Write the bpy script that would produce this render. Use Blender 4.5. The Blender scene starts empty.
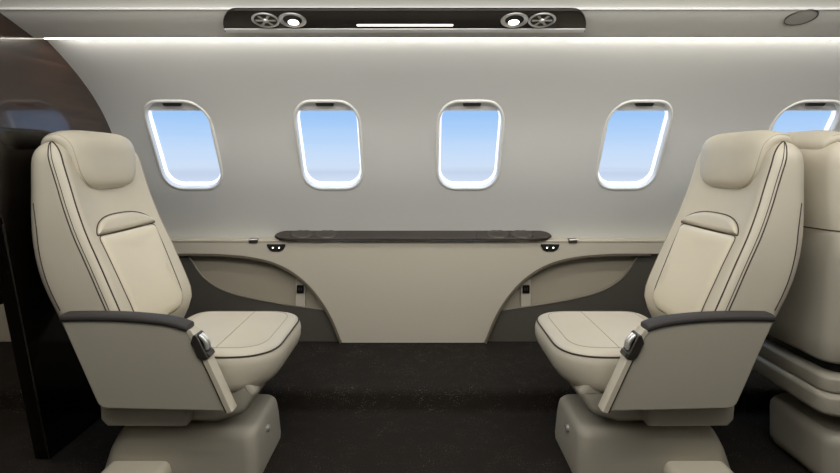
import bpy, bmesh, math
from mathutils import Vector, Matrix
from mathutils.geometry import delaunay_2d_cdt
PI = math.pi
sc = bpy.context.scene
COL = sc.collection
ORG = {}

# ------------------------------------------------------------------ materials
def lin(c):
    return tuple(((v/255)/12.92 if v/255 <= .04045 else ((v/255+.055)/1.055)**2.4) for v in c) + (1,)

def mat(name, rgb, rough=.5, metal=0., bump=0., bscale=200., var=0., vscale=4., coat=0., emit=None, es=0., spec=.5):
    m = bpy.data.materials.new(name); m.use_nodes = True
    nt = m.node_tree; b = nt.nodes['Principled BSDF']
    col = lin(rgb)
    b.inputs['Base Color'].default_value = col
    b.inputs['Roughness'].default_value = rough
    b.inputs['Metallic'].default_value = metal
    b.inputs['Specular IOR Level'].default_value = spec
    b.inputs['Coat Weight'].default_value = coat
    b.inputs['Coat Roughness'].default_value = .03
    if emit:
        b.inputs['Emission Color'].default_value = lin(emit); b.inputs['Emission Strength'].default_value = es
    tc = nt.nodes.new('ShaderNodeTexCoord')
    if var:
        n = nt.nodes.new('ShaderNodeTexNoise'); n.inputs['Scale'].default_value = vscale; n.inputs['Detail'].default_value = 4
        nt.links.new(tc.outputs['Object'], n.inputs['Vector'])
        r = nt.nodes.new('ShaderNodeValToRGB')
        r.color_ramp.elements[0].position = .3; r.color_ramp.elements[1].position = .7
        r.color_ramp.elements[0].color = tuple(v*(1-var) for v in col[:3])+(1,)
        r.color_ramp.elements[1].color = tuple(min(1, v*(1+var)) for v in col[:3])+(1,)
        nt.links.new(n.outputs['Fac'], r.inputs['Fac']); nt.links.new(r.outputs['Color'], b.inputs['Base Color'])
    if bump:
        n = nt.nodes.new('ShaderNodeTexNoise'); n.inputs['Scale'].default_value = bscale; n.inputs['Detail'].default_value = 3
        nt.links.new(tc.outputs['Object'], n.inputs['Vector'])
        bp = nt.nodes.new('ShaderNodeBump'); bp.inputs['Strength'].default_value = bump; bp.inputs['Distance'].default_value = .002
        nt.links.new(n.outputs['Fac'], bp.inputs['Height']); nt.links.new(bp.outputs['Normal'], b.inputs['Normal'])
    return m

def wood(name, dark, light, rough=.12, coat=.6, scale=(3, 3, 40), spec=.5):
    m = mat(name, dark, rough=rough, coat=coat, spec=spec); nt = m.node_tree; b = nt.nodes['Principled BSDF']
    tc = nt.nodes.new('ShaderNodeTexCoord'); mp = nt.nodes.new('ShaderNodeMapping'); mp.inputs['Scale'].default_value = scale
    n = nt.nodes.new('ShaderNodeTexNoise'); n.inputs['Scale'].default_value = 1; n.inputs['Detail'].default_value = 6; n.inputs['Distortion'].default_value = .6
    r = nt.nodes.new('ShaderNodeValToRGB'); r.color_ramp.elements[0].position = .35; r.color_ramp.elements[1].position = .75
    r.color_ramp.elements[0].color = lin(dark); r.color_ramp.elements[1].color = lin(light)
    L = nt.links.new
    L(tc.outputs['Object'], mp.inputs['Vector']); L(mp.outputs['Vector'], n.inputs['Vector']); L(n.outputs['Fac'], r.inputs['Fac']); L(r.outputs['Color'], b.inputs['Base Color'])
    return m

def carpet(name):
    m = mat(name, (30, 27, 24), rough=.95, spec=.1); nt = m.node_tree; b = nt.nodes['Principled BSDF']; L = nt.links.new
    tc = nt.nodes.new('ShaderNodeTexCoord')
    v = nt.nodes.new('ShaderNodeTexNoise'); v.inputs['Scale'].default_value = 210; v.inputs['Detail'].default_value = 2
    n = nt.nodes.new('ShaderNodeTexNoise'); n.inputs['Scale'].default_value = 9; n.inputs['Detail'].default_value = 5; n.inputs['Distortion'].default_value = 1.5
    r1 = nt.nodes.new('ShaderNodeValToRGB'); r1.color_ramp.elements[0].position = .60; r1.color_ramp.elements[1].position = .76
    r1.color_ramp.elements[0].color = (0, 0, 0, 1); r1.color_ramp.elements[1].color = (1, 1, 1, 1)
    r2 = nt.nodes.new('ShaderNodeValToRGB'); r2.color_ramp.elements[0].position = .42; r2.color_ramp.elements[1].position = .68
    mul = nt.nodes.new('ShaderNodeMath'); mul.operation = 'MULTIPLY'
    mix = nt.nodes.new('ShaderNodeMix'); mix.data_type = 'RGBA'
    mix.inputs[6].default_value = lin((41, 37, 33)); mix.inputs[7].default_value = lin((138, 128, 112))
    L(tc.outputs['Object'], v.inputs['Vector']); L(tc.outputs['Object'], n.inputs['Vector'])
    L(v.outputs['Fac'], r1.inputs['Fac']); L(n.outputs['Fac'], r2.inputs['Fac'])
    L(r1.outputs['Color'], mul.inputs[0]); L(r2.outputs['Color'], mul.inputs[1]); L(mul.outputs[0], mix.inputs[0]); L(mix.outputs[2], b.inputs['Base Color'])
    bp = nt.nodes.new('ShaderNodeBump'); bp.inputs['Strength'].default_value = .9; bp.inputs['Distance'].default_value = .006
    L(v.outputs['Fac'], bp.inputs['Height']); L(bp.outputs['Normal'], b.inputs['Normal'])
    return m

def glass(name):
    m = bpy.data.materials.new(name); m.use_nodes = True; nt = m.node_tree; nt.nodes.clear(); L = nt.links.new
    o = nt.nodes.new('ShaderNodeOutputMaterial'); t = nt.nodes.new('ShaderNodeBsdfTransparent'); t.inputs[0].default_value = (.97, .985, 1, 1)
    g = nt.nodes.new('ShaderNodeBsdfGlossy'); g.inputs['Roughness'].default_value = .02
    lw = nt.nodes.new('ShaderNodeLayerWeight'); lw.inputs['Blend'].default_value = .5
    pw = nt.nodes.new('ShaderNodeMath'); pw.operation = 'POWER'; pw.inputs[1].default_value = 5
    f = nt.nodes.new('ShaderNodeMath'); f.operation = 'MULTIPLY_ADD'; f.inputs[1].default_value = .5; f.inputs[2].default_value = .02
    L(lw.outputs['Facing'], pw.inputs[0]); L(pw.outputs[0], f.inputs[0])
    x = nt.nodes.new('ShaderNodeMixShader')
    L(f.outputs[0], x.inputs[0]); L(t.outputs[0], x.inputs[1]); L(g.outputs[0], x.inputs[2]); L(x.outputs[0], o.inputs[0])
    return m

M = dict(
    wall=mat('cabin_lining', (206, 206, 203), .6, bump=.05, bscale=300),
    bin=mat('bin_lining', (222, 220, 214), .5),
    frame=mat('window_surround', (225, 224, 220), .45),
    lip=mat('window_lip_glow', (250, 250, 250), .4, emit=(245, 248, 255), es=.65),  # emission put in for sunlight on the lip, which is no lamp
    shade=mat('window_shade', (242, 241, 238), .5),
    leather=mat('cream_leather', (196, 188, 170), .45, bump=.12, bscale=260, var=.03, vscale=6),
    insert=mat('cream_leather_insert', (210, 201, 180), .45, bump=.12, bscale=260),
    shell=mat('seat_shell', (166, 160, 145), .45, bump=.03, bscale=300),
    trimc=mat('seat_trim', (205, 197, 178), .4),
    seam=mat('dark_piping', (52, 42, 34), .6),
    stitch=mat('tone_stitch', (168, 158, 136), .6),
    rubber=mat('charcoal_armrest', (62, 59, 58), .6, bump=.05, bscale=250, spec=.25),
    chrome=mat('chrome', (222, 220, 214), .36, .75),
    gun=mat('gunmetal', (105, 100, 94), .32, .9),
    black=mat('black_plastic', (14, 13, 12), .3),
    carpet=carpet('dark_carpet'),
    cream=mat('console_cream', (190, 183, 167), .5, bump=.03, bscale=300),
    pock=mat('pocket_lining', (165, 156, 138), .6),
    pockd=mat('pocket_front', (78, 74, 67), .55),
    edge=mat('arch_edging', (110, 101, 86), .4),
    wood=wood('dark_gloss_wood', (38, 25, 18), (66, 46, 35), rough=.17, spec=.6, coat=.55),
    capw=wood('ledge_wood', (44, 37, 31), (62, 52, 44), rough=.3, coat=.2, scale=(3, 40, 40)),
    psu=wood('panel_wood', (16, 10, 7), (30, 20, 14), rough=.15, coat=.12, spec=.35, scale=(3, 40, 40)),
    blackwood=wood('black_gloss_wood', (10, 7, 5), (20, 14, 10), rough=.12, coat=.3),
    lamp=mat('lamp_white', (255, 252, 240), .5, emit=(255, 248, 232), es=6),
    led=mat('led_white', (255, 255, 255), .5, emit=(255, 250, 240), es=3.5),
    cove=mat('cove_white', (255, 255, 255), .5, emit=(255, 247, 226), es=5.0),
    glass=glass('window_glass'),
    speaker=mat('speaker_mesh', (178, 176, 170), .6, bump=.4, bscale=700),
)

# ------------------------------------------------------------------ mesh helpers
def wloc(parent):
    return ORG.get(parent, Vector((0, 0, 0)))

def obj(name, verts, faces, m, parent=None, loc=None, smooth=True, angle=40, recalc=True, T=None):
    """verts are in world coordinates; the object's origin is loc (or its parent's)."""
    vs = [Vector(v) for v in verts]
    if T: vs = [T(v) for v in vs]
    o_ = wloc(parent) if parent else (Vector(loc) if loc else Vector((0, 0, 0)))
    me = bpy.data.meshes.new(name); me.from_pydata([v-o_ for v in vs], [], faces)
    bm = bmesh.new(); bm.from_mesh(me)
    bmesh.ops.remove_doubles(bm, verts=bm.verts, dist=1e-6)
    if recalc: bmesh.ops.recalc_face_normals(bm, faces=bm.faces)
    if smooth:
        for f in bm.faces: f.smooth = len(f.verts) <= 10
        for e in bm.edges:
            if len(e.link_faces) == 2 and e.calc_face_angle(0) > math.radians(angle): e.smooth = False
    bm.to_mesh(me); bm.free()
    me.materials.append(m)
    o = bpy.data.objects.new(name, me); COL.objects.link(o)
    if parent:
        o.parent = parent; ORG[o] = o_
    else:
        o.location = o_; ORG[o] = o_
    return o

def empty(name, loc):
    o = bpy.data.objects.new(name, None); COL.objects.link(o); o.location = loc; o.empty_display_size = .1
    ORG[o] = Vector(loc); return o

def tag(o, label, cat, group=None):
    o['label'] = label; o['category'] = cat
    if group: o['group'] = group
    return o

def struct(o):
    o['kind'] = 'structure'; return o

def loft(secs, closed=True, cap0=True, cap1=True):
    n = len(secs[0]); V = [tuple(p) for s in secs for p in s]; F = []
    for i in range(len(secs)-1):
        for j in range(n if closed else n-1):
            k = (j+1) % n
            F.append((i*n+j, i*n+k, (i+1)*n+k, (i+1)*n+j))
    if cap0: F.append(tuple(range(n-1, -1, -1)))
    if cap1: F.append(tuple((len(secs)-1)*n+j for j in range(n)))
    return V, F

def join(*parts):
    V = []; F = []
    for v, f in parts:
        b = len(V); V += list(v); F += [tuple(i+b for i in q) for q in f]
    return V, F

def catmull(pts, n=8, closed=False):
    pts = [Vector(p) for p in pts]; out = []; N = len(pts)
    rng = range(N if closed else N-1)
    for i in rng:
        if closed: a, b, c, d = pts[i-1], pts[i], pts[(i+1) % N], pts[(i+2) % N]
        else:
            b, c = pts[i], pts[i+1]; a = pts[i-1] if i else 2*b-c; d = pts[i+2] if i+2 < N else 2*c-b
        for k in range(n):
            t = k/n
            out.append(.5*((2*b)+(c-a)*t+(2*a-5*b+4*c-d)*t*t+(3*b-a-3*c+d)*t**3))
    if not closed: out.append(pts[-1])
    return out

def tube(path, r, sides=8, closed=False):
    P = [Vector(p) for p in path]; n = len(P); secs = []; up = None
    for i, p in enumerate(P):
        if closed: t = P[(i+1) % n]-P[i-1]
        else: t = P[min(i+1, n-1)]-P[max(i-1, 0)]
        t.normalize()
        if up is None:
            up = t.orthogonal().normalized()
        up = (up-t*up.dot(t)).normalized(); w = t.cross(up)
        secs.append([p+r*(math.cos(a)*up+math.sin(a)*w) for a in [2*PI*k/sides for k in range(sides)]])
    if closed:
        V, F = loft(secs, True, False, False); m = sides; b = (n-1)*m
        # best match of the closing twist
        best = min(range(m), key=lambda s: sum((secs[-1][j]-secs[0][(j+s) % m]).length for j in range(m)))
        for j in range(m):
            k = (j+1) % m
            F.append((b+j, b+k, (k+best) % m, (j+best) % m))
        return V, F
    return loft(secs)

def rrect(x0, x1, y0, y1, r, n=6):
    r = min(r, (x1-x0)/2-1e-5, (y1-y0)/2-1e-5); out = []
    for cx, cy, a0 in ((x1-r, y1-r, 0), (x0+r, y1-r, PI/2), (x0+r, y0+r, PI), (x1-r, y0+r, 1.5*PI)):
        for k in range(n+1):
            a = a0+PI/2*k/n; out.append((cx+r*math.cos(a), cy+r*math.sin(a)))
    return out

def inset(poly, d):
    """polygon offset inward (CCW) by mitred corner normals."""
    n = len(poly); out = []
    A = sum(poly[i][0]*poly[(i+1) % n][1]-poly[(i+1) % n][0]*poly[i][1] for i in range(n))
    sg = 1 if A > 0 else -1
    for i in range(n):
        p0, p1, p2 = Vector(poly[i-1]), Vector(poly[i]), Vector(poly[(i+1) % n])
        a = (p1-p0); b = (p2-p1)
        if a.length < 1e-9 or b.length < 1e-9: out.append(tuple(p1)); continue
        a.normalize(); b.normalize()
        na = Vector((-a.y, a.x))*sg; nb = Vector((-b.y, b.x))*sg
        m = na+nb; den = max(.35, 1+na.dot(nb))
        out.append(tuple(p1+m/den*d))
    return out

def slab(poly, f, h0, h1, bev=0., nb=4):
    """prism of a 2-D polygon between heights h0..h1 with rounded rims; f(u, v, h) -> 3-D."""
    lay = []
    if bev:
        lay.append((inset(poly, bev+.0015), h0))
        for k in range(nb+1):
            a = PI/2*k/nb; lay.append((inset(poly, bev*(1-math.sin(a))), h0+(bev*(1-math.cos(a)))*(1 if h1 > h0 else -1)))
        for k in range(nb+1):
            a = PI/2*k/nb; lay.append((inset(poly, bev*(1-math.cos(a))), h1-(bev*(1-math.sin(a)))*(1 if h1 > h0 else -1)))
        lay.append((inset(poly, bev+.0015), h1))
    else:
        lay = [(poly, h0), (poly, h1)]
    return loft([[f(u, v, h) for u, v in pl] for pl, h in lay])

def roundpoly(poly, r, n=5):
    out = []; N = len(poly)
    for i in range(N):
        p0, p1, p2 = Vector(poly[i-1]), Vector(poly[i]), Vector(poly[(i+1) % N])
        a = (p0-p1); b = (p2-p1); rr = r[i] if isinstance(r, (list, tuple)) else r
        ang = a.angle(b); t = min(rr/math.tan(ang/2), a.length*.48, b.length*.48)
        a.normalize(); b.normalize()
        s = p1+a*t; e = p1+b*t
        for k in range(n+1):
            w = k/n; out.append(tuple((1-w)**2*s+2*w*(1-w)*p1+w*w*e))
    return out

def dens(poly, step):
    out = []; n = len(poly)
    for i in range(n):
        a, b = Vector(poly[i]), Vector(poly[(i+1) % n]); k = max(1, int((b-a).length/step))
        for j in range(k): out.append(tuple(a+(b-a)*j/k))
    return out

def inside(p, poly):
    c = False; n = len(poly); j = n-1
    for i in range(n):
        if (poly[i][1] > p[1]) != (poly[j][1] > p[1]) and p[0] < (poly[j][0]-poly[i][0])*(p[1]-poly[i][1])/(poly[j][1]-poly[i][1])+poly[i][0]: c = not c
        j = i
    return c

def sheet(outline, holes, step, f, edge=None):
    """triangulated sheet in (u, v), mapped by f(u, v)."""
    outline = dens(outline, edge or max(step)); P = []; E = []
    for lp in [outline]+holes:
        b = len(P); P += [Vector(p) for p in lp]; E += [(b+i, b+(i+1) % len(lp)) for i in range(len(lp))]
    us = [p[0] for p in outline]; vs = [p[1] for p in outline]
    u = min(us)+step[0]/2
    bnd = list(P)
    while u < max(us):
        v = min(vs)+step[1]/2
        while v < max(vs):
            if inside((u, v), outline) and not any(inside((u, v), h) for h in holes): P.append(Vector((u, v)))
            v += step[1]
        u += step[0]
    V, _, F, *_ = delaunay_2d_cdt(P, E, [], 0, 1e-6)
    F2 = []
    for t in F:
        c = sum((V[i] for i in t), Vector((0, 0)))/len(t)
        if inside(c, outline) and not any(inside(c, h) for h in holes): F2.append(tuple(t))
    return [f(*p) for p in V], F2

def lathe(prof, fr, n=28):
    """prof: (radius, height); fr(x, y, h) -> 3-D."""
    secs = [[fr(r*math.cos(2*PI*k/n), r*math.sin(2*PI*k/n), h) for k in range(n)] for r, h in prof]
    return loft(secs)

def interp(tab, x):
    if x <= tab[0][0]:
        (a, b), (c, d) = tab[0], tab[1]
        return b+(d-b)*(x-a)/(c-a)
    for (a, b), (c, d) in zip(tab, tab[1:]):
        if x <= c: return b+(d-b)*(x-a)/(c-a)
    (a, b), (c, d) = tab[-2], tab[-1]
    return b+(d-b)*(x-a)/(c-a)

# ------------------------------------------------------------------ camera
F_PX = 560.; EYE = .99; HY = 160.
cam = bpy.data.cameras.new('camera'); cam.sensor_width = 36; cam.lens = F_PX/840*36; cam.clip_start = .05
cam.shift_y = -(236.5-HY)/840
co = bpy.data.objects.new('camera', cam); COL.objects.link(co); co.location = (0, 0, EYE); co.rotation_euler = (PI/2, 0, 0)
sc.camera = co

def at(px, py, d):
    return ((px-420)*d/F_PX, d, EYE-(py-HY)*d/F_PX)

# ------------------------------------------------------------------ the setting
X0, X1 = -2.7, 2.9
# curved side wall profile (height -> depth), smoothed
WP = [(.55, 2.835), (.62, 2.815), (.70, 2.783), (.78, 2.745), (.86, 2.702), (.95, 2.655), (1.04, 2.606), (1.118, 2.556), (1.17, 2.514), (1.219, 2.466),
      (1.275, 2.400), (1.33, 2.322), (1.39, 2.219), (1.43, 2.138), (1.452, 2.090)]
def wy(z):
    s = 0; w = 0
    for k in range(-3, 4):
        g = math.exp(-(k/1.8)**2); s += g*interp(WP, z+k*.016); w += g
    return s/w
def wn(z):
    t = Vector((0, wy(z+.004)-wy(z-.004), .008)).normalized()
    return Vector((0, -t.z, t.y))       # points into the cabin
WIN = [(-1.087, .298), (-.417, .300), (.228, .302), (.984, .294), (1.735, .294)]
ZC, HH = 1.048, .202
holes = [rrect(cx-w/2+.008, cx+w/2-.008, ZC-HH+.008, ZC+HH-.008, .085, 8) for cx, w in WIN]
V, F = sheet([(X0, .575), (X1, .575), (X1, 1.447), (X0, 1.447)], holes, (.05, .03), lambda x, z: (x, wy(z), z), .03)
struct(obj('wall_back', V, F, M['wall'], loc=(0, 2.8, .6), recalc=True))

for i, (cx, w) in enumerate(WIN):
    r = empty('window_%d' % (i+1), (cx, wy(ZC), ZC)); struct(r)
    def wp(x, z, off): # off > 0: into the cabin
        p = Vector((x, wy(z), z)); return p+wn(ZC)*off
    out = rrect(cx-w/2, cx+w/2, ZC-HH, ZC+HH, .092, 8)
    S = []
    for d, off in ((-.004, -.004), (0, .003), (.004, .005), (.009, .004), (.012, -.001), (.0125, -.010), (.013, -.016)):
        S.append([wp(u, v, off) for u, v in inset(out, d)])
    V, F = loft(S, True, False, False)
    obj('window_frame', V, F, M['frame'], r)
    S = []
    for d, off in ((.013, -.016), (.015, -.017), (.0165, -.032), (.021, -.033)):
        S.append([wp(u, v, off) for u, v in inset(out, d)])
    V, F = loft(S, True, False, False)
    obj('window_lip', V, F, M['lip'], r)['label'] = 'white inner lip of the window, daylight put in as a glow'
    po = inset(out, .0165)
    V, F = sheet(po, [], (.06, .03), lambda x, z: wp(x, z, -.0315), .05)
    obj('window_pane', V, F, M['glass'], r)
    # retracted shade: only its lower edge with the pull shows at the top of the opening
    so = inset(out, .0135); cut = ZC+HH-.048
    top = [p for p in so if p[1] > cut]
    hwid = max(abs(p[0]-cx) for p in so)
    yy = lambda x: x
    poly = [(cx+hwid, cut)]+top+[(cx-hwid, cut)]
    V, F = slab(poly, lambda u, v, h: wp(u, v, h), -.028, -.016)
    obj('window_shade', V, F, M['shade'], r, smooth=False)
    pl = rrect(cx-.040, cx+.040, ZC+HH-.026, ZC+HH-.008, .008, 4)
    V, F = slab(pl, lambda u, v, h: wp(u, v, h), -.018, .000, .003, 2)
    hd = obj('shade_pull', V, F, M['gun'], r)
    hd['label'] = 'grey shade pull with dark finger slot'

# ceiling: bin bottom, trim ridge and cabin ceiling in one curved profile
BA, BB = Vector((0, 2.046, 1.436)), Vector((0, 1.862, 1.490))
CP = [(2.075, 1.474), (2.062, 1.452), (2.052, 1.439), (2.046, 1.436), (2.036, 1.4385), (1.95, 1.4642), (1.868, 1.4885), (1.864, 1.4915), (1.860, 1.497),
      (1.845, 1.508), (1.80, 1.528), (1.65, 1.575), (1.4, 1.63), (1.1, 1.665), (.7, 1.675), (.3, 1.65), (0, 1.60), (-.3, 1.50), (-.55, 1.34)]
xs = [X0+(X1-X0)*k/14 for k in range(15)]
def strip(prof, xs=xs):
    return loft([[(x, y, z) for y, z in prof] for x in xs], False, False, False)
V, F = strip([(p[0], p[1]) for p in CP])
struct(obj('ceiling', V, F, M['bin'], loc=(0, .8, 1.6), angle=25))
V, F = tube([(X0, 1.862, 1.4925), (X1, 1.862, 1.4925)], .0042)
struct(obj('trim_1', V, F, M['frame'], loc=(0, 1.862, 1.4925)))
# cove: wall's upper return
V, F = strip([(2.094, 1.447), (2.082, 1.465), (2.075, 1.474)])
struct(obj('trim_2', V, F, M['bin'], loc=(0, 2.09, 1.46)))
# floor with the carpeted side step
fp = [(-.6, 0), (0, 0), (1, 0), (1.8, 0), (2.19, 0), (2.200, .003), (2.205, .012), (2.207, .058), (2.213, .076), (2.232, .085), (2.5, .087), (2.86, .089)]
V, F = strip(fp, [X0+(X1-X0)*k/30 for k in range(31)])
struct(obj('floor', V, F, M['carpet'], loc=(0, 1, 0), angle=60))
# the camera-side wall and the two ends
V, F = strip([(-.55, 1.34), (-.70, 1.1), (-.78, .8), (-.78, .5), (-.72, .2), (-.6, 0)])
struct(obj('wall_front', V, F, M['wall'], loc=(0, -.7, .6)))
endp = [(p[0], p[1]) for p in CP[3:]]+[(-.70, 1.1), (-.78, .8), (-.78, .5), (-.72, .2), (-.6, 0), (2.2, 0), (2.2, .085), (2.86, .089), (2.84, .56)]
endp += [(wy(z), z) for z in (.62, .7, .8, .9, 1.0, 1.1, 1.2, 1.25, 1.3, 1.35, 1.4, 1.43, 1.447)]
V = [(X1, y, z) for y, z in endp]; struct(obj('wall_right', V, [tuple(range(len(V)))], M['wall'], loc=(X1, 1, .6), smooth=False))
V = [(X0, y, z) for y, z in endp]; struct(obj('wall_far_left', V, [tuple(range(len(V)))], M['wood'], loc=(X0, 1, .6), smooth=False))

# left bulkhead in dark gloss wood; its outer edge follows the wall, doorway on the near side
bk = [(wy(z)-.002, z) for z in [.60+.02*k for k in range(43)]]
bk += [(2.088, 1.446), (2.046, 1.4345), (1.95, 1.4625), (1.866, 1.487), (1.84, 1.507), (1.80, 1.525), (1.65, 1.572), (1.45, 1.615), (1.45, .52), (2.02, .50), (2.10, .09), (2.72, .092), (2.72, .60)]
V, F = slab(bk, lambda y, z, h: (h, y, z), -1.435, -1.407)
struct(obj('wall_left', V, F, M['wood'], loc=(-1.42, 2, .09), smooth=False))

# ------------------------------------------------------------------ side console under the windows
YF = 2.75
def arch(sign, cxm):
    pts = [(-1.203, .530), (-1.09, .530), (-.972, .527), (-.835, .514), (-.712, .484), (-.604, .425), (-.516, .340), (-.442, .229), (-.383, .093)]
    a = [p.to_tuple() for p in catmull([(x, z, 0) for x, z in pts], 6)]
    return [((x if sign < 0 else 2*cxm-x), z) for x, z, _ in a]
CX = -.034
AL, AR = arch(-1, CX), arch(1, CX)
console = tag(empty('side_console', (CX, 2.78, .09)), 'long cream side console under the windows with two arched recesses', 'console')
ex0, ex1 = -1.40, 2.88
poly = [(ex0, .530)]+AL+AR[::-1]+[(ex1, .530), (ex1, .594), (ex0, .594)]
V1, F1 = sheet(poly, [], (.2, .2), lambda x, z: (x, YF, z), .08)
b1 = loft([[(x, YF, z) for x, z in poly], [(x, YF+.022, z) for x, z in poly]], True, False, False)
obj('front_panel', *join((V1, F1), b1), M['cream'], console, recalc=False)
V, F = slab(rrect(ex0, ex1, 2.745, 2.835, .003, 2), lambda x, y, h: (x, y, h), .588, .598, .003, 2)
obj('ledge', V, F, M['trimc'], console)
for sgn, A in ((-1, AL), (1, AR)):
    f = lambda x: x if sgn < 0 else 2*CX-x
    secs = []
    for i, (x, z) in enumerate(A):
        a = Vector(A[max(i-1, 0)]); b = Vector(A[min(i+1, len(A)-1)]); t = (b-a).normalized(); n = Vector((t.y, -t.x))
        if n.dot(Vector((f(-1.0), .2))-Vector((x, z))) < 0: n = -n
        q = lambda o, y: (x+n.x*o, y, z+n.y*o)
        secs.append([q(-.001, YF-.004), q(.010, YF-.003), q(.014, YF+.004), q(.013, YF+.020), q(-.001, YF+.022)])
    obj('arch_edging', *loft(secs), M['edge'], console)['label'] = 'bronze edging of the arch'
    # recess lining
    xe = -1.40 if sgn < 0 else 2*CX-2.88
    V = [(f(x), YF+.060, z) for x, z in ((xe, .084), (-.36, .084), (-.36, .59), (xe, .59))]
    obj('recess_lining', V, [(0, 1, 2, 3)], M['pock'], console, smooth=False)
    # pocket front, lower
    top = catmull([at(178, 246, 2.77), at(190, 259, 2.77), at(197, 270, 2.77), at(207, 281, 2.77), at(224, 291, 2.77), at(248, 298, 2.77), at(286, 305, 2.77), at(336, 312, 2.77)], 5)
    pp = [(f(p[0]), p[2]) for p in top]+[(f(-.372), .16), (f(-.372), .091), (f(xe), .091), (f(xe), .585)]
    V1, F1 = sheet(pp, [], (.2, .2), lambda x, z: (x, YF+.024, z), .06)
    b1 = loft([[(x, YF+.024, z) for x, z in pp], [(x, YF+.034, z) for x, z in pp]], True, False, False)
    obj('pocket_front', *join((V1, F1), b1), M['pockd'], console, recalc=False)['label'] = 'dark grey lower pocket front'
    obj('pocket_rim', *tube([(f(p[0]), YF+.024, p[2]) for p in top], .004, 6), M['edge'], console)
    # power outlet on a pale plate that stands in for a light reflection
    ox = f(-.596)
    V, F = slab(rrect(ox-.024, ox+.024, .235, .40, .006, 3), lambda x, z, h: (x, h, z), YF+.059, YF+.042, .002, 2)
    br = obj('outlet_reflection_plate', V, F, M['cream'], console)
    V, F = slab(rrect(ox-.018, ox+.018, .326, .368, .004, 3), lambda x, z, h: (x, h, z), YF+.042, YF+.036, .002, 2)
    po = obj('power_outlet', V, F, M['black'], br); po['label'] = 'small black power outlet'
    sk = [slab(rrect(ox+dx-.003, ox+dx+.003, .340, .354, .001, 2), lambda x, z, h: (x, h, z), YF+.0365, YF+.0345) for dx in (-.006, .006)]
    obj('outlet_socket', *join(*sk), M['gun'], po)
    # half-moon reading-light switch with two lit dots
    sx = f((276.3-420)*YF/F_PX); zt = EYE-(244-HY)*YF/F_PX; zb = EYE-(251.5-HY)*YF/F_PX
    hm = [(sx-.047, zt), (sx-.044, zt-.012), (sx-.034, zb+.008), (sx-.018, zb), (sx+.018, zb), (sx+.034, zb+.008), (sx+.044, zt-.012), (sx+.047, zt)]
    V, F = slab(roundpoly(hm, .004, 3), lambda x, z, h: (x, h, z), YF, YF-.006, .0015, 2)
    sw = obj('switch_panel', V, F, M['black'], console); sw['label'] = 'black half-moon switch panel'
    for dx in (-.0155, .0155):
        V, F = lathe([(.0034, 0), (.0034, .002), (.002, .003)], lambda a, b, h: (sx+dx+a, YF-.006-h, (zt+zb)/2+.001+b), 12)
        obj('switch_button', V, F, M['led'], sw)['label'] = 'lit white button'
    # little chrome latch on the ledge
    lx = f((253.5-420)*YF/F_PX); lz = .600
    V, F = slab(rrect(lx-.022, lx+.022, .582, .604, .005, 3), lambda x, z, h: (x, h, z), YF+.02, YF-.008, .003, 2)
    la = obj('latch', V, F, M['gun'], console)
    obj('latch_pin', *tube([(lx-.018, YF-.009, .598), (lx+.022, YF-.009, .601)], .0035, 8), M['chrome'], la)

# lower side panel of the compartment beyond the doorway
V, F = slab(rrect(X0, -1.45, .09, .59, .01, 3), lambda x, z, h: (x, h, z), 2.77, 2.80, .004, 2)
struct(obj('trim_3', V, F, M['cream'], loc=(-2.0, 2.78, .09)))

# dark wood table cap with cup holders
def cap_pt(u, v, h): # u along x, v 0..1 front to back, h above the slanted face
    p = Vector((u, 2.722+.092*v, .6015+.0290*v)); n = Vector((0, -.30, .954)); return p+n*h
capo = tag(empty('wooden_ledge_tray', (-.035, 2.77, .60)), 'dark wooden slim tray with cup holders on the console ledge under the windows', 'tray')
cx0, cx1 = at(273.5, 0, 2.74)[0], at(552.5, 0, 2.74)[0]
pl = [(cx0, .40), (cx0+.004, .62), (cx0+.02, .86), (cx0+.05, 1.0), (cx1-.05, 1.0), (cx1-.02, .86), (cx1-.004, .62), (cx1, .40), (cx1-.03, .10), (cx1-.07, 0), (cx0+.07, 0), (cx0+.03, .10)]
secs = []
for s, h in ((.995, -.008), (1, -.006), (1, .004), (.997, .007)):
    m_ = (cx0+cx1)/2
    secs.append([cap_pt(m_+(u-m_)*(s if s == 1 else s), .5+(v-.5)*(s if s == 1 else .96), h) for u, v in pl])
obj('tray_top', *loft(secs), M['capw'], capo)
for px in (301.7, 326, 498, 522.3):
    ux = at(px, 0, 2.76)[0]
    ring = [cap_pt(ux+.056*math.cos(a), .52+.46*math.sin(a), .0075) for a in [2*PI*k/32 for k in range(32)]]
    cu = obj('cup_holder', *tube(ring, .0022, 8, True), M['gun'], capo); cu['label'] = 'round cup holder with metal ring'
    disc = [[cap_pt(ux+r*.054*math.cos(a), .52+r*.44*math.sin(a), h) for a in [2*PI*k/28 for k in range(28)]] for r, h in ((1, .0066), (.97, .0085), (.8, .0072), (.4, .0068))]
    obj('cup_well', *loft(disc), M['pockd'], cu)
for px in (346, 476.5):
    ux = at(px, 0, 2.74)[0]
    obj('tray_joint', *tube([cap_pt(ux+.006, .98, .0072), cap_pt(ux, .03, .0072), cap_pt(ux-.002, -.01, .0)], .0016, 6), M['black'], capo)
obj('front_bead', *tube([cap_pt(cx0+.12, -.01, -.003), cap_pt(cx1-.12, -.01, -.003)], .002, 6), M['gun'], capo)

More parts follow.
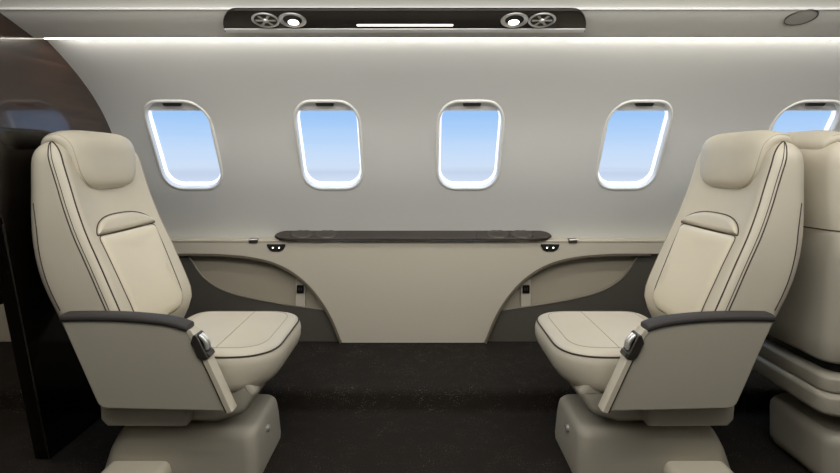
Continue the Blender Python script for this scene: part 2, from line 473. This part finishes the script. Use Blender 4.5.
# ------------------------------------------------------------------ overhead service panel on the bin
BT = (BB-BA).normalized(); BN = Vector((0, -BT.z, BT.y)) if False else Vector((0, -.279, -.960))
BL = (BB-BA).length
def bin_pt(x, t, h): # t 0 (lower lip) .. 1 (inner edge), h out of the bin face
    return Vector((x, 0, 0))+BA+(BB-BA)*t+BN*h
def t_of(py):
    lo, hi = 0., 1.3
    for _ in range(40):
        m_ = (lo+hi)/2; p = bin_pt(0, m_, 0)
        if HY-(p.z-EYE)*F_PX/p.y > py: lo = m_
        else: hi = m_
    return lo
def bx(px, py, h=0):
    t = t_of(py); return (px-420)*bin_pt(0, t, h).y/F_PX, t
psu = tag(empty('overhead_service_panel', bin_pt(-.05, .5, 0)), 'dark glossy wooden overhead panel with spotlights and air vents above the windows', 'overhead panel')
L0, tb = bx(225.5, 29.5); L1, tt = bx(236, 7.5); R0, _ = bx(584.5, 29.5); R1, _ = bx(573, 7.5)
tb2 = t_of(26.0)
pts = [(L0, tb)]+[(L0+(L1-L0)*(1-math.cos(a))**.8*1.0, tb+(tt-tb)*math.sin(a)) for a in [PI/2*k/8 for k in range(1, 9)]]
pts += [(R0+(R1-R0)*(1-math.cos(a))**.8, tb+(tt-tb)*math.sin(a)) for a in [PI/2*k/8 for k in range(8, 0, -1)]]+[(R0, tb)]
psc = [(u, v*BL) for u, v in pts]
V, F = slab(psc, lambda u, v, h: bin_pt(u, v/BL, h), 0, .010, .002, 2)
obj('panel_face', V, F, M['psu'], psu)
lipp = rrect(L0+.004, R0-.004, (tb-.01)*BL, tb2*BL, .002, 2)
V, F = slab([(u, v) for u, v in lipp], lambda u, v, h: bin_pt(u, v/BL, h), 0, .0125, .002, 2)
obj('panel_lip', V, F, M['shade'], psu)
for px, kind in ((265.5, 'air_vent'), (292.5, 'reading_light'), (514.5, 'reading_light'), (542, 'air_vent')):
    cx_, ct = bx(px, 17.4, .01)
    fr = lambda a, b, h: bin_pt(cx_+a, ct+b/BL, .0095+h)
    V, F = lathe([(.0385, -.004), (.039, .003), (.043, .0055), (.0465, .003), (.047, -.001)], fr, 36)
    # ring with an open middle
    n = 36; F = [q for q in F if len(q) == 4]
    ring = obj(kind, V, F, M['chrome'], psu, recalc=False)
    ring['label'] = 'chrome ringed spotlight, lit' if kind == 'reading_light' else 'chrome ringed air vent nozzle'
    if kind == 'reading_light':
        V, F = lathe([(.039, .0035), (.034, .001), (.028, -.0005)], fr, 36)
        obj('reflector', V, [q for q in F if len(q) == 4], M['chrome'], ring, recalc=False)
        fl = lambda a, b, h: bin_pt(cx_+a, ct+(b-.016)/BL, .0095+h)
        V, F = lathe([(.0005, .001), (.014, .0012), (.0185, .0008), (.0190, -.002)], fl, 28)
        obj('lamp_lens', V, F, M['lamp'], ring)
        fl2 = lambda a, b, h: bin_pt(cx_+a, ct+b/BL, .0095+h)
        V, F = lathe([(.0005, -.001), (.031, -.001)], fl2, 28)
        obj('lamp_bowl', V, F, M['gun'], ring)
    else:
        V, F = lathe([(.036, .0025), (.036, -.001), (.001, -.001)], fr, 36)
        obj('vent_bowl', V, F, M['black'], ring)
        blades = []
        for k in range(6):
            a = k*PI/3; c, s = math.cos(a), math.sin(a)
            q = [(.010*c-.003*s, .010*s+.003*c), (.034*c-.005*s, .034*s+.005*c), (.034*c+.005*s, .034*s-.005*c), (.010*c+.003*s, .010*s-.003*c)]
            blades.append(slab(q, fr, 0, .004))
        obj('vent_vanes', *join(*blades), M['chrome'], ring, smooth=False)
        V, F = lathe([(.001, .010), (.007, .009), (.011, .004), (.012, -.001)], fr, 20)
        obj('vent_knob', V, F, M['chrome'], ring)
s0, t0 = bx(357, 23.0, .01); s1, t1 = bx(453, 21.8, .01)
V, F = slab(rrect(s0, s1, t0*BL, t1*BL, .002, 3), lambda u, v, h: bin_pt(u, v/BL, h), .009, .0125, .001, 2)
obj('light_strip', V, F, M['led'], psu)['label'] = 'thin lit white strip'

# ceiling speaker
spx, spt = bx(801, 17)
sp = tag(empty('ceiling_speaker', bin_pt(spx, spt, 0)), 'round grey flush speaker in the bin panel at upper right', 'speaker')
fs = lambda a, b, h: bin_pt(spx+a, spt+b/BL, h)
V, F = lathe([(.0005, .0042), (.040, .004), (.0475, .003)], fs, 40); obj('speaker_grille', V, F, M['speaker'], sp)
V, F = lathe([(.0475, .0005), (.0475, .0045), (.0500, .0045), (.0505, .0005)], fs, 40)
obj('speaker_ring', V, [q for q in F if len(q) == 4], M['gun'], sp, recalc=False)

# cove strip light above the windows
V, F = tube([(-1.405, 2.094, 1.4450), (X1-.01, 2.094, 1.4450)], .0030, 10)
tag(obj('cove_strip_light', V, F, M['cove'], loc=(0, 2.0895, 1.4465)), 'thin continuous lit strip along the top of the white wall', 'strip light')

# ------------------------------------------------------------------ dark partition beside the left seat
dv = roundpoly([(1.30, 1.085), (1.30, .86), (1.627, .86), (1.850, .002), (2.19, .002), (2.16, .6), (1.875, 1.088)], [.01, .05, .08, .004, .004, .1, .075], 6)
part = tag(empty('partition', (-1.245, 1.9, 0)), 'black glossy wooden partition behind the left seat beside the doorway', 'partition')
V, F = slab(dv, lambda y, z, h: (h, y, z), -1.272, -1.222, .004, 2)
obj('partition_panel', V, F, M['blackwood'], part, angle=30)
V, F = tube([(-1.2235, 1.640, .80), (-1.2235, 1.8465, .006)], .0022, 6); obj('edge_highlight', V, F, M['gun'], part)  # thin metal tube put in for the highlight along the panel edge

# ------------------------------------------------------------------ passenger seats
SO = Vector((-.72, 1.93, 0.))            # the left seat's base centre, in whose world coordinates the seat is drawn
XF = [(.30, -.940), (.38, -.912), (.42, -.890), (.45, -.876), (.49, -.880), (.535, -.900), (.68, -.963), (.76, -1.002), (.86, -1.040), (.975, -1.075), (1.08, -1.108)]
XR = [(.30, -.985), (.40, -1.045), (.515, -1.098), (.60, -1.142), (.66, -1.163), (.72, -1.177), (.78, -1.185), (.88, -1.190), (.98, -1.190), (1.05, -1.188)]
def sm(tab, z, w=.02):
    s = 0; n = 0
    for k in range(-3, 4):
        g = math.exp(-(k/2)**2); s += g*interp(tab, z+k*w); n += g
    return s/n
xf = lambda z: sm(XF, z); xr = lambda z: sm(XR, z)
YC = 1.93
def back_loop(z, ins=0., hw=None):
    H = (.250+.010*math.sin(PI*min(1, max(0, (z-.3)/.6)))) if hw is None else hw
    H -= ins; f = xf(z)-ins; r = xr(z)+ins
    if f-r < .012: m_ = (f+r)/2; f, r = m_+.006, m_-.006
    conc = .020*min(1, max(0, 1-ins/.04))
    rcf = min(.034, (f-r)*.32); rcr = min(.048, (f-r)*.46)
    L = []
    nf = 18
    for k in range(nf+1):
        y = -(H-rcf)+2*(H-rcf)*k/nf; u = y/(H-rcf)
        L.append((f-conc*(1-u*u)**1.0*(1 if abs(u) < 1 else 0), y))
    for k in range(1, 6):
        a = PI/2*k/6; L.append((f-rcf+rcf*math.cos(a), H-rcf+rcf*math.sin(a)))
    for k in range(5):
        L.append((f-rcf+(r+rcr-f+rcf)*k/4, H))
    for k in range(1, 7):
        a = PI/2+PI/2*k/7; L.append((r+rcr+rcr*math.cos(a), H-rcr+rcr*math.sin(a)))
    for k in range(nf+1):
        y = (H-rcr)-2*(H-rcr)*k/nf; u = y/(H-rcr)
        L.append((r-.018*(1-u*u), y))
    for k in range(1, 7):
        a = PI+PI/2*k/7; L.append((r+rcr+rcr*math.cos(a), -H+rcr+rcr*math.sin(a)))
    for k in range(5):
        L.append((r+rcr+(f-rcf-r-rcr)*k/4, -H))
    for k in range(1, 6):
        a = 1.5*PI+PI/2*k/6; L.append((f-rcf+rcf*math.cos(a), -H+rcf+rcf*math.sin(a)))
    return [Vector((x, YC+y, z)) for x, y in L]

def front_x(y, z):
    H = .250+.010*math.sin(PI*min(1, max(0, (z-.3)/.6))); rcf = min(.034, (xf(z)-xr(z))*.32)
    u = max(-1, min(1, (y-YC)/(H-rcf)))
    return xf(z)-.020*(1-u*u)
def front_n(z):
    t = Vector((xf(z+.02)-xf(z-.02), 0, .04)).normalized(); return Vector((t.z, 0, -t.x))
def front_pt(y, z, off):
    p = Vector((front_x(y, z), y, z)); return p+front_n(z)*off

def pad(poly, h, f, step=.02, sink=.006, rim=.03):
    """a soft cushion over a 2-D outline: height grows from the rim like a pillow; f(u, v, height)."""
    lay = []; n = len(poly); cx = sum(p[0] for p in poly)/n; cy = sum(p[1] for p in poly)/n
    hx = max(abs(p[0]-cx) for p in poly); hy = max(abs(p[1]-cy) for p in poly)
    for k in (0, .04, .12, .25, .45, .7, 1.0, 1.1):
        lay.append(([(cx+(u-cx)*(1-rim*k/hx), cy+(v-cy)*(1-rim*k/hy)) for u, v in poly], h*math.sqrt(max(0, 1-(1-min(1, k))**2))))
    secs = [[f(u, v, -sink) for u, v in poly]]+[[f(u, v, hh) for u, v in pl] for pl, hh in lay]
    V, F = loft(secs, True, True, False)
    inner = lay[-1][0]; b = len(V)-len(inner)
    V2, F2 = sheet(inner, [], (step, step), lambda u, v: f(u, v, h), .5)
    return join((V, F), (V2, F2))

def make_seat(root, sign, shell=False):
    O = ORG[root]
    def T(v):
        v = Vector(v); return Vector(((v.x-SO.x)*sign, v.y-SO.y, v.z))+O
    def P(name, VF, m, parent=root, **k):
        V, F = VF
        if sign < 0 and k.get('recalc') is False: F = [tuple(reversed(q)) for q in F]
        return obj(name, V, F, M[m], parent, T=T, **k)
    # ---- backrest
    zs = [.30, .305, .315, .34, .38, .42]+[.46+.04*k for k in range(14)]
    ins = [.02, .010, .003]+[0]*17
    secs = [back_loop(z, i) for z, i in zip(zs, ins)]
    zt, h, r = .985, .062, .055
    for k in range(1, 9):
        a = PI/2*k/8; secs.append([Vector((p.x, p.y, zt+h*math.sin(a))) for p in back_loop(zt+h*math.sin(a)*.6, r*(1-math.cos(a)))])
    V, F = loft(secs)
    back = P('backrest', (V, F), 'leather', angle=60)
    def outl(p, k=.0015):
        return p
    def seam(name, y_i, z0, z1, m='seam', rad=.0023, push=0.0, idx=None, parent=back):
        path = [s[idx] for s in secs if z0 <= s[0].z]
        return P(name, tube(catmull(path, 2), rad, 6), m, parent)
    N = len(secs[0])
    i_nf, i_ff = N-3, 21      # near and far front corner of the section loop (symmetrical)
    nb = 19+5; # start of the far side
    near_side = [N-5-5+k for k in range(5)]
    seam('piping', 0, .45, 1.040, idx=N-2)
    seam('piping', 0, .45, 1.040, 'stitch', idx=20)
    seam('piping', 0, .45, 1.040, idx=N-6, rad=.0019)
    seam('piping', 0, .45, 1.040, idx=nb)
    seam('stitching', 0, .45, 1.03, 'seam', .0012, idx=N-5)
    # rear shell line on the near side and the horizontal seam across the rear shell
    path = [Vector(s[N-11]) for s in secs if .53 <= s[0].z <= .80]+[Vector(secs[16][N-12])]
    P('shell_line', tube(catmull(path, 2), .0018, 6), 'seam', back)
    zz = .775; lp = back_loop(zz); ir = list(range(19+5+5, 19+5+5+6+19+6+1))
    if shell: P('rear_seam', tube([lp[i] for i in ir], .0022, 6), 'seam', back)
    # ---- insert panel and lumbar pad on the front face
    outline = roundpoly([(YC-.180, .748), (YC-.165, .44), (YC+.165, .44), (YC+.180, .748)], [.015, .05, .05, .015], 5)
    ins_o = P('insert_panel', pad(outline, .012, front_pt, .03, .012), 'insert', back, angle=60)
    ins_o['label'] = 'warm cream padded insert of the backrest'
    P('insert_seam', tube([front_pt(u, v, .001) for u, v in dens(inset(outline, -.003), .02)], .0014, 6, True), 'seam', back)
    us_ = [-math.cos(PI*k/24) for k in range(25)]
    o2 = [(YC+.184*u, .757+.048*(1-abs(u)**3)**.7) for u in us_]+[(YC+.184*u, .757-.006*(1-u*u)) for u in us_[-2:0:-1]]
    P('lumbar_pad', pad(o2, .013, front_pt, .03, .012, .022), 'leather', back, angle=60)
    P('lumbar_seam', tube([front_pt(u, v, .001) for u, v in dens(inset(o2, -.003), .02)], .0019, 6, True), 'seam', back)
    # ---- headrest draped over the top
    ctr = [(-1.176, 1.020), (-1.172, 1.038), (-1.154, 1.054), (-1.122, 1.056), (-1.098, 1.033), (-1.088, .99), (-1.080, .945), (-1.072, .910), (-1.068, .893)]
    th = [.012, .020, .027, .032, .036, .037, .036, .027, .008]
    hwid = [.180, .194, .203, .204, .194, .184, .172, .140, .085]
    C = catmull([(x, 0, z) for x, z in ctr], 4); TH = catmull([(t, 0, 0) for t in th], 4); HW = catmull([(t, 0, 0) for t in hwid], 4)
    hs = []
    for i, c in enumerate(C):
        t = (C[min(i+1, len(C)-1)]-C[max(i-1, 0)]).normalized(); n = Vector((-t.z, 0, t.x))
        loop = []
        for k in range(40):
            a = 2*PI*k/40; ca, sa = math.cos(a), math.sin(a)
            u = math.copysign(abs(ca)**.55, ca)*HW[i].x; v = math.copysign(abs(sa)**.8, sa)*TH[i].x
            loop.append(Vector((c.x, YC, c.z))+Vector((0, u, 0))+n*v)
        hs.append(loop)
    head = P('headrest', loft(hs), 'leather', angle=70)
    for kk in (2, 18):
        P('headrest_seam', tube([Vector(hs[i][kk if kk < 20 else kk]) for i in range(8, len(hs)-2)], .0014, 5), 'stitch', head)
    rim = [hs[i][20] for i in range(6, len(hs))]+[hs[-1][k] for k in range(20, 41, 2) if k < 40]+[hs[i][0] for i in range(len(hs)-1, 5, -1)]
    # ---- seat cushion
    plan = roundpoly([(-.885, 1.690), (-.442, 1.690), (-.442, 2.205), (-.885, 2.205)], [.10, .150, .150, .10], 12)
    plan = dens(plan, .03)
    fwd = lambda z: (.0 if z > .345 else -.055*((.345-z)/.06)**1.5)
    lay = []
    for z, i in ((.276, .030), (.277, .018), (.283, .008), (.295, .002), (.315, 0), (.34, 0), (.365, 0), (.380, .003), (.390, .010)):
        w = (max(0, .352-z)/.076)**2.0
        lay.append([(u-.040*w*max(0, (u+.885)/.45), v, z) for u, v in inset(plan, i)])
    for k in range(1, 8):
        a = PI/2*k/7
        lay.append([(u, v, .390+.017*math.sin(a)) for u, v in inset(plan, .010+.055*(1-math.cos(a)))])
    V, F = loft(lay, True, True, False)
    inn = inset(plan, .065); V2, F2 = sheet(inn, [], (.04, .04), lambda u, v: (u, v, .407), .5)
    cu = P('seat_cushion', join((V, F), (V2, F2)), 'leather', angle=60)
    P('piping', tube([(u, v, .391) for u, v in inset(plan, .0085)], .0028, 6, True), 'seam', cu)
    P('stitching', tube([(u, v, .4065) for u, v in inset(plan, .050)], .0014, 5, True), 'stitch', cu)
    P('stitching', tube([(-.635, 1.745, .4070), (-.635, 2.15, .4070)], .0016, 5), 'stitch', cu)
    # ---- lower shell of the seat pan
    ap = roundpoly([(-.968, .315), (-.968, .232), (-.935, .196), (-.62, .190), (-.535, .215), (-.496, .280), (-.53, .325)], [.01, .04, .03, .05, .05, .02, .01], 5)
    P('seat_pan', slab(ap, lambda x, z, y: (x, y, z), 1.704, 2.190, .018, 4), 'shell')
    P('side_cover', slab(roundpoly([(-.952, .272), (-.948, .218), (-.930, .199), (-.690, .197), (-.690, .272)], .012, 4), lambda x, z, y: (x, y, z), 1.73, 1.664, .005, 3), 'shell')
    # rear-facing shell, stepped sill and plinth (only the seat shown from behind)
    if shell:
        xs_ = lambda z: interp([(.30, -1.236), (.387, -1.226), (.55, -1.206), (.70, -1.196), (.78, -1.186)], z)
        sec = []
        for z, i in ((.380, .012), (.384, .004), (.392, 0), (.45, 0), (.52, 0), (.60, 0), (.68, 0), (.755, 0), (.768, .004), (.774, .012)):
            sec.append([(u, v, z) for u, v in rrect(xs_(z)+i, -1.06, 1.660+i, 2.20-i, .05, 6)])
        P('rear_shell', loft(sec), 'shell', angle=60)
        for nm, z0, z1, x0, x1, y0, y1 in (('upper_sill', .290, .348, -1.229, -.95, 1.655, 2.205), ('lower_sill', .226, .296, -1.240, -.95, 1.645, 2.215), ('rear_plinth', .002, .170, -1.214, -.93, 1.66, 1.99)):
            sec = []
            for t, i in ((0, .02), (.06, .008), (.15, .001), (.25, 0), (.75, 0), (.85, .001), (.94, .008), (1, .02)):
                sec.append([(u, v, z0+(z1-z0)*t) for u, v in rrect(x0+i, x1-i, y0+i, y1-i, .05, 6)])
            P(nm, loft(sec), 'shell', angle=60)
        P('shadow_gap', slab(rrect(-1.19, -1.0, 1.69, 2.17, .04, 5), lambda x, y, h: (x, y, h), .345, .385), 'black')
    # ---- armrest panel, its front trim, pad and controls (near side)
    ar = roundpoly([(-1.040, .531), (-.925, .272), (-.550, .264), (-.640, .458), (-.664, .498), (-.72, .514), (-.80, .527)], [.012, .035, .012, .05, .02, .05, .05], 5)
    arm = P('armrest_panel', slab(ar, lambda x, z, y: (x, y, z), 1.660, 1.618, .003, 2), 'shell')
    tr = [(-.666, .500), (-.636, .453), (-.598, .375), (-.547, .264)]
    trs = []
    for (x, z) in [p.to_tuple()[:2] for p in catmull([(x, z, 0) for x, z in tr], 6)]:
        trs.append([Vector((x-.010, 1.615, z-.004)), Vector((x+.004, 1.613, z)), Vector((x+.007, 1.622, z+.001)), Vector((x+.007, 1.652, z+.001)), Vector((x+.003, 1.661, z)), Vector((x-.010, 1.661, z-.004))])
    P('front_trim', loft(trs), 'trimc', arm)
    P('trim_line', tube([(x-.013, 1.6165, z-.004) for x, z in tr[1:]], .0018, 6), 'seam', arm)
    cp = catmull([(-1.038, 0, .531), (-1.03, 0, .5325), (-.95, 0, .5335), (-.85, 0, .531), (-.76, 0, .523), (-.71, 0, .514), (-.678, 0, .504), (-.668, 0, .498)], 5)
    cs = []
    for i, c in enumerate(cp):
        e = min(i, len(cp)-1-i)/4.; e = math.sqrt(max(.05, 1-(1-min(1, e))**2))
        loop = []
        for k in range(24):
            a = 2*PI*k/24; ca, sa = math.cos(a), math.sin(a)
            loop.append(Vector((c.x, 1.640+math.copysign(abs(ca)**.6, ca)*.029*e, c.z+math.copysign(abs(sa)**.75, sa)*.0115*e)))
        cs.append(loop)
    P('armrest_pad', loft(cs), 'rubber', angle=70)['label'] = 'charcoal armrest pad'
    # control block: dark bezel, chrome lever, buttons
    ax = Vector((.46, 0, -.888)).normalized(); nx = Vector((.888, 0, .46))
    c0 = Vector((-.633, 1.636, .449))
    def cb(a, b, y): # a along the edge, b out of it
        p = c0+ax*a+nx*b; return Vector((p.x, y, p.z))
    bez = roundpoly([(-.040, .008), (-.041, -.003), (-.024, -.020), (.024, -.020), (.037, -.008), (.041, .008)], .005, 4)
    ctl = P('seat_control', slab(bez, lambda a, b, y: cb(a, b, y), 1.660, 1.610, .004, 3), 'gun')
    ctl['label'] = 'gunmetal seat control block with chrome lever'
    lev = catmull([cb(-.032, .009, 1.624), cb(-.018, .015, 1.623), cb(-.002, .016, 1.623), cb(.014, .010, 1.624)], 5)
    P('control_lever', tube(lev, .0065, 10), 'chrome', ctl)
    P('control_lever', tube([p+Vector((0, .017, 0)) for p in lev], .0055, 10), 'chrome', ctl)
    P('control_slot', slab(rrect(-.036, .020, 1.614, 1.656, .004, 3), lambda a, y, b: cb(a, b, y), .006, .0095), 'black', ctl)
    P('control_button', slab(rrect(.022, .037, 1.613, 1.657, .003, 3), lambda a, y, b: cb(a, b, y), .004, .013, .003, 2), 'gun', ctl)
    # ---- swivel neck, floor pedestal, front foot cover, latch
    P('swivel_neck', lathe([(.135, .150), (.135, .200)], lambda a, b, h: (-.72+a, 1.92+b, h), 32), 'black')
    def pl_(x0, x1, y0, y1, rr): return dens(rrect(x0, x1, y0, y1, rr, 6), .2)
    sec = []
    for z, x0, x1, y0, y1, rr in ((.001, -.978, -.497, 1.700, 2.02, .03), (.02, -.978, -.495, 1.698, 2.022, .035), (.10, -.955, -.500, 1.702, 2.015, .04), (.135, -.938, -.503, 1.706, 2.005, .04),
                                  (.150, -.930, -.505, 1.712, 1.995, .04), (.160, -.922, -.511, 1.722, 1.985, .04), (.165, -.910, -.521, 1.738, 1.97, .035), (.166, -.88, -.555, 1.755, 1.95, .03)):
        sec.append([(u, v, z) for u, v in rrect(x0, x1, y0, y1, rr, 6)])
    ped = P('pedestal', loft(sec), 'shell', angle=60)
    P('pedestal_latch', tube([(-.512, 1.835, .112), (-.492, 1.835, .112)], .011, 12), 'chrome', ped)
    sec = []
    for z, i in ((.001, 0), (.05, .002), (.066, .008), (.074, .016), (.076, .028)):
        sec.append([(u, v, z) for u, v in rrect(-.950+i, -.750-i, 1.585+i, 1.72, .03, 5)])
    P('foot_cover', loft(sec), 'trimc', ped)['label'] = 'lighter rounded foot cover on the near side of the pedestal'
    return root

left = tag(empty('passenger_seat', SO), 'cream leather seat at left facing right, in front of the black partition', 'seat', 'cream leather cabin seats')
make_seat(left, 1)
right = tag(empty('passenger_seat', (-SO.x-.0152, SO.y, 0)), 'cream leather seat facing left across the gap, seen in full at right', 'seat', 'cream leather cabin seats')
make_seat(right, -1)
aft = empty('passenger_seat', SO+Vector((2.434, 0, 0)))
make_seat(aft, 1, True)
tag(aft, 'cream leather seat cut off by the right picture edge, its back shell showing', 'seat', 'cream leather cabin seats')

# ------------------------------------------------------------------ light
def area(name, loc, rot, sx, sy, power, col=(1, .96, .88)):
    l = bpy.data.lights.new(name, 'AREA'); l.shape = 'RECTANGLE'; l.size = sx; l.size_y = sy; l.energy = power; l.color = col
    o = bpy.data.objects.new(name, l); COL.objects.link(o); o.location = loc; o.rotation_euler = rot; return o
area('overhead_fill_light', (0, .75, 1.64), (math.radians(14), 0, 0), 2.6, .35, 9.8, (1, .98, .94))  # unseen fill added to light the seats from above
area('wall_wash_light', (.6, 2.068, 1.441), (math.radians(50), 0, 0), 3.9, .02, 8, (1, .97, .91))
area('wall_fill_light', (.3, 1.05, 1.60), (math.radians(76), 0, 0), 3.2, .25, 21, (1, .99, .97))  # added fill, gives the window wall a broader wash
area('upward_fill_light', (.1, -.25, 1.05), (math.radians(165), 0, 0), 3.4, .3, 8.5, (1, .97, .93))  # invented upward fill behind the view, brightens bin and ceiling
area('next_compartment_fill', (-2.15, 1.7, 1.5), (0, 0, 0), .5, .5, 8, (1, .92, .8))  # unseen lamp added to brighten the view through the doorway
for px in (292.5, 514.5):
    cx_, ct = bx(px, 20, .01); l = bpy.data.lights.new('reading_spot', 'SPOT'); l.energy = 7; l.color = (1, .87, .66); l.spot_size = math.radians(62); l.spot_blend = .9; l.shadow_soft_size = .03
    o = bpy.data.objects.new('reading_spot', l); COL.objects.link(o); o.location = bin_pt(cx_, ct-.05, .03)
    tgt = Vector((-.86 if px < 420 else .85, 1.96, .55)); o.rotation_euler = (tgt-o.location).to_track_quat('-Z', 'Y').to_euler()

# sky outside: bright haze overhead, blue down to a pale horizon with low cloud below it
w = bpy.data.worlds.new('sky'); sc.world = w; w.use_nodes = True; nt = w.node_tree; nt.nodes.clear(); L = nt.links.new
o = nt.nodes.new('ShaderNodeOutputWorld'); bg = nt.nodes.new('ShaderNodeBackground'); tc = nt.nodes.new('ShaderNodeTexCoord')
sx_ = nt.nodes.new('ShaderNodeSeparateXYZ'); mr = nt.nodes.new('ShaderNodeMapRange'); mr.inputs[1].default_value = -.2; mr.inputs[2].default_value = .8
rp = nt.nodes.new('ShaderNodeValToRGB'); cr = rp.color_ramp
def el(z): return (z+.2)
cr.elements[0].position = 0; cr.elements[0].color = lin((222, 230, 242))
cr.elements[1].position = 1; cr.elements[1].color = lin((150, 195, 250))
for z, c in ((-.06, (222, 232, 246)), (-.034, (212, 226, 245)), (-.022, (200, 214, 236)), (-.012, (212, 228, 249)), (.015, (203, 225, 252)), (.05, (180, 213, 252)), (.10, (148, 196, 250)), (.2, (120, 178, 246))):
    e = cr.elements.new(el(z)); e.color = lin(c)
mp = nt.nodes.new('ShaderNodeMapping'); mp.inputs['Scale'].default_value = (2, 2, 60)
ns = nt.nodes.new('ShaderNodeTexNoise'); ns.inputs['Scale'].default_value = 1.5; ns.inputs['Detail'].default_value = 3
ml = nt.nodes.new('ShaderNodeMath'); ml.operation = 'MULTIPLY_ADD'; ml.inputs[1].default_value = .018; ml.inputs[2].default_value = -.009
ad = nt.nodes.new('ShaderNodeMath'); ad.operation = 'ADD'
st = nt.nodes.new('ShaderNodeMapRange'); st.inputs[1].default_value = .12; st.inputs[2].default_value = .4; st.inputs[3].default_value = 1.0; st.inputs[4].default_value = 2.2
L(tc.outputs['Generated'], sx_.inputs[0]); L(tc.outputs['Generated'], mp.inputs['Vector']); L(mp.outputs['Vector'], ns.inputs['Vector'])
L(ns.outputs['Fac'], ml.inputs[0]); L(sx_.outputs['Z'], ad.inputs[0]); L(ml.outputs[0], ad.inputs[1]); L(ad.outputs[0], mr.inputs[0]); L(mr.outputs[0], rp.inputs[0])
L(sx_.outputs['Z'], st.inputs[0]); L(st.outputs[0], bg.inputs['Strength']); L(rp.outputs['Color'], bg.inputs['Color']); L(bg.outputs[0], o.inputs[0])

sc.view_settings.view_transform = 'Standard'; sc.view_settings.look = 'None'; sc.view_settings.exposure = 0; sc.view_settings.gamma = 1
try:
    sc.cycles.use_denoising = True; sc.cycles.max_bounces = 10; sc.cycles.diffuse_bounces = 5; sc.cycles.caustics_reflective = False; sc.cycles.caustics_refractive = False
    sc.cycles.sample_clamp_indirect = 4
except Exception: pass
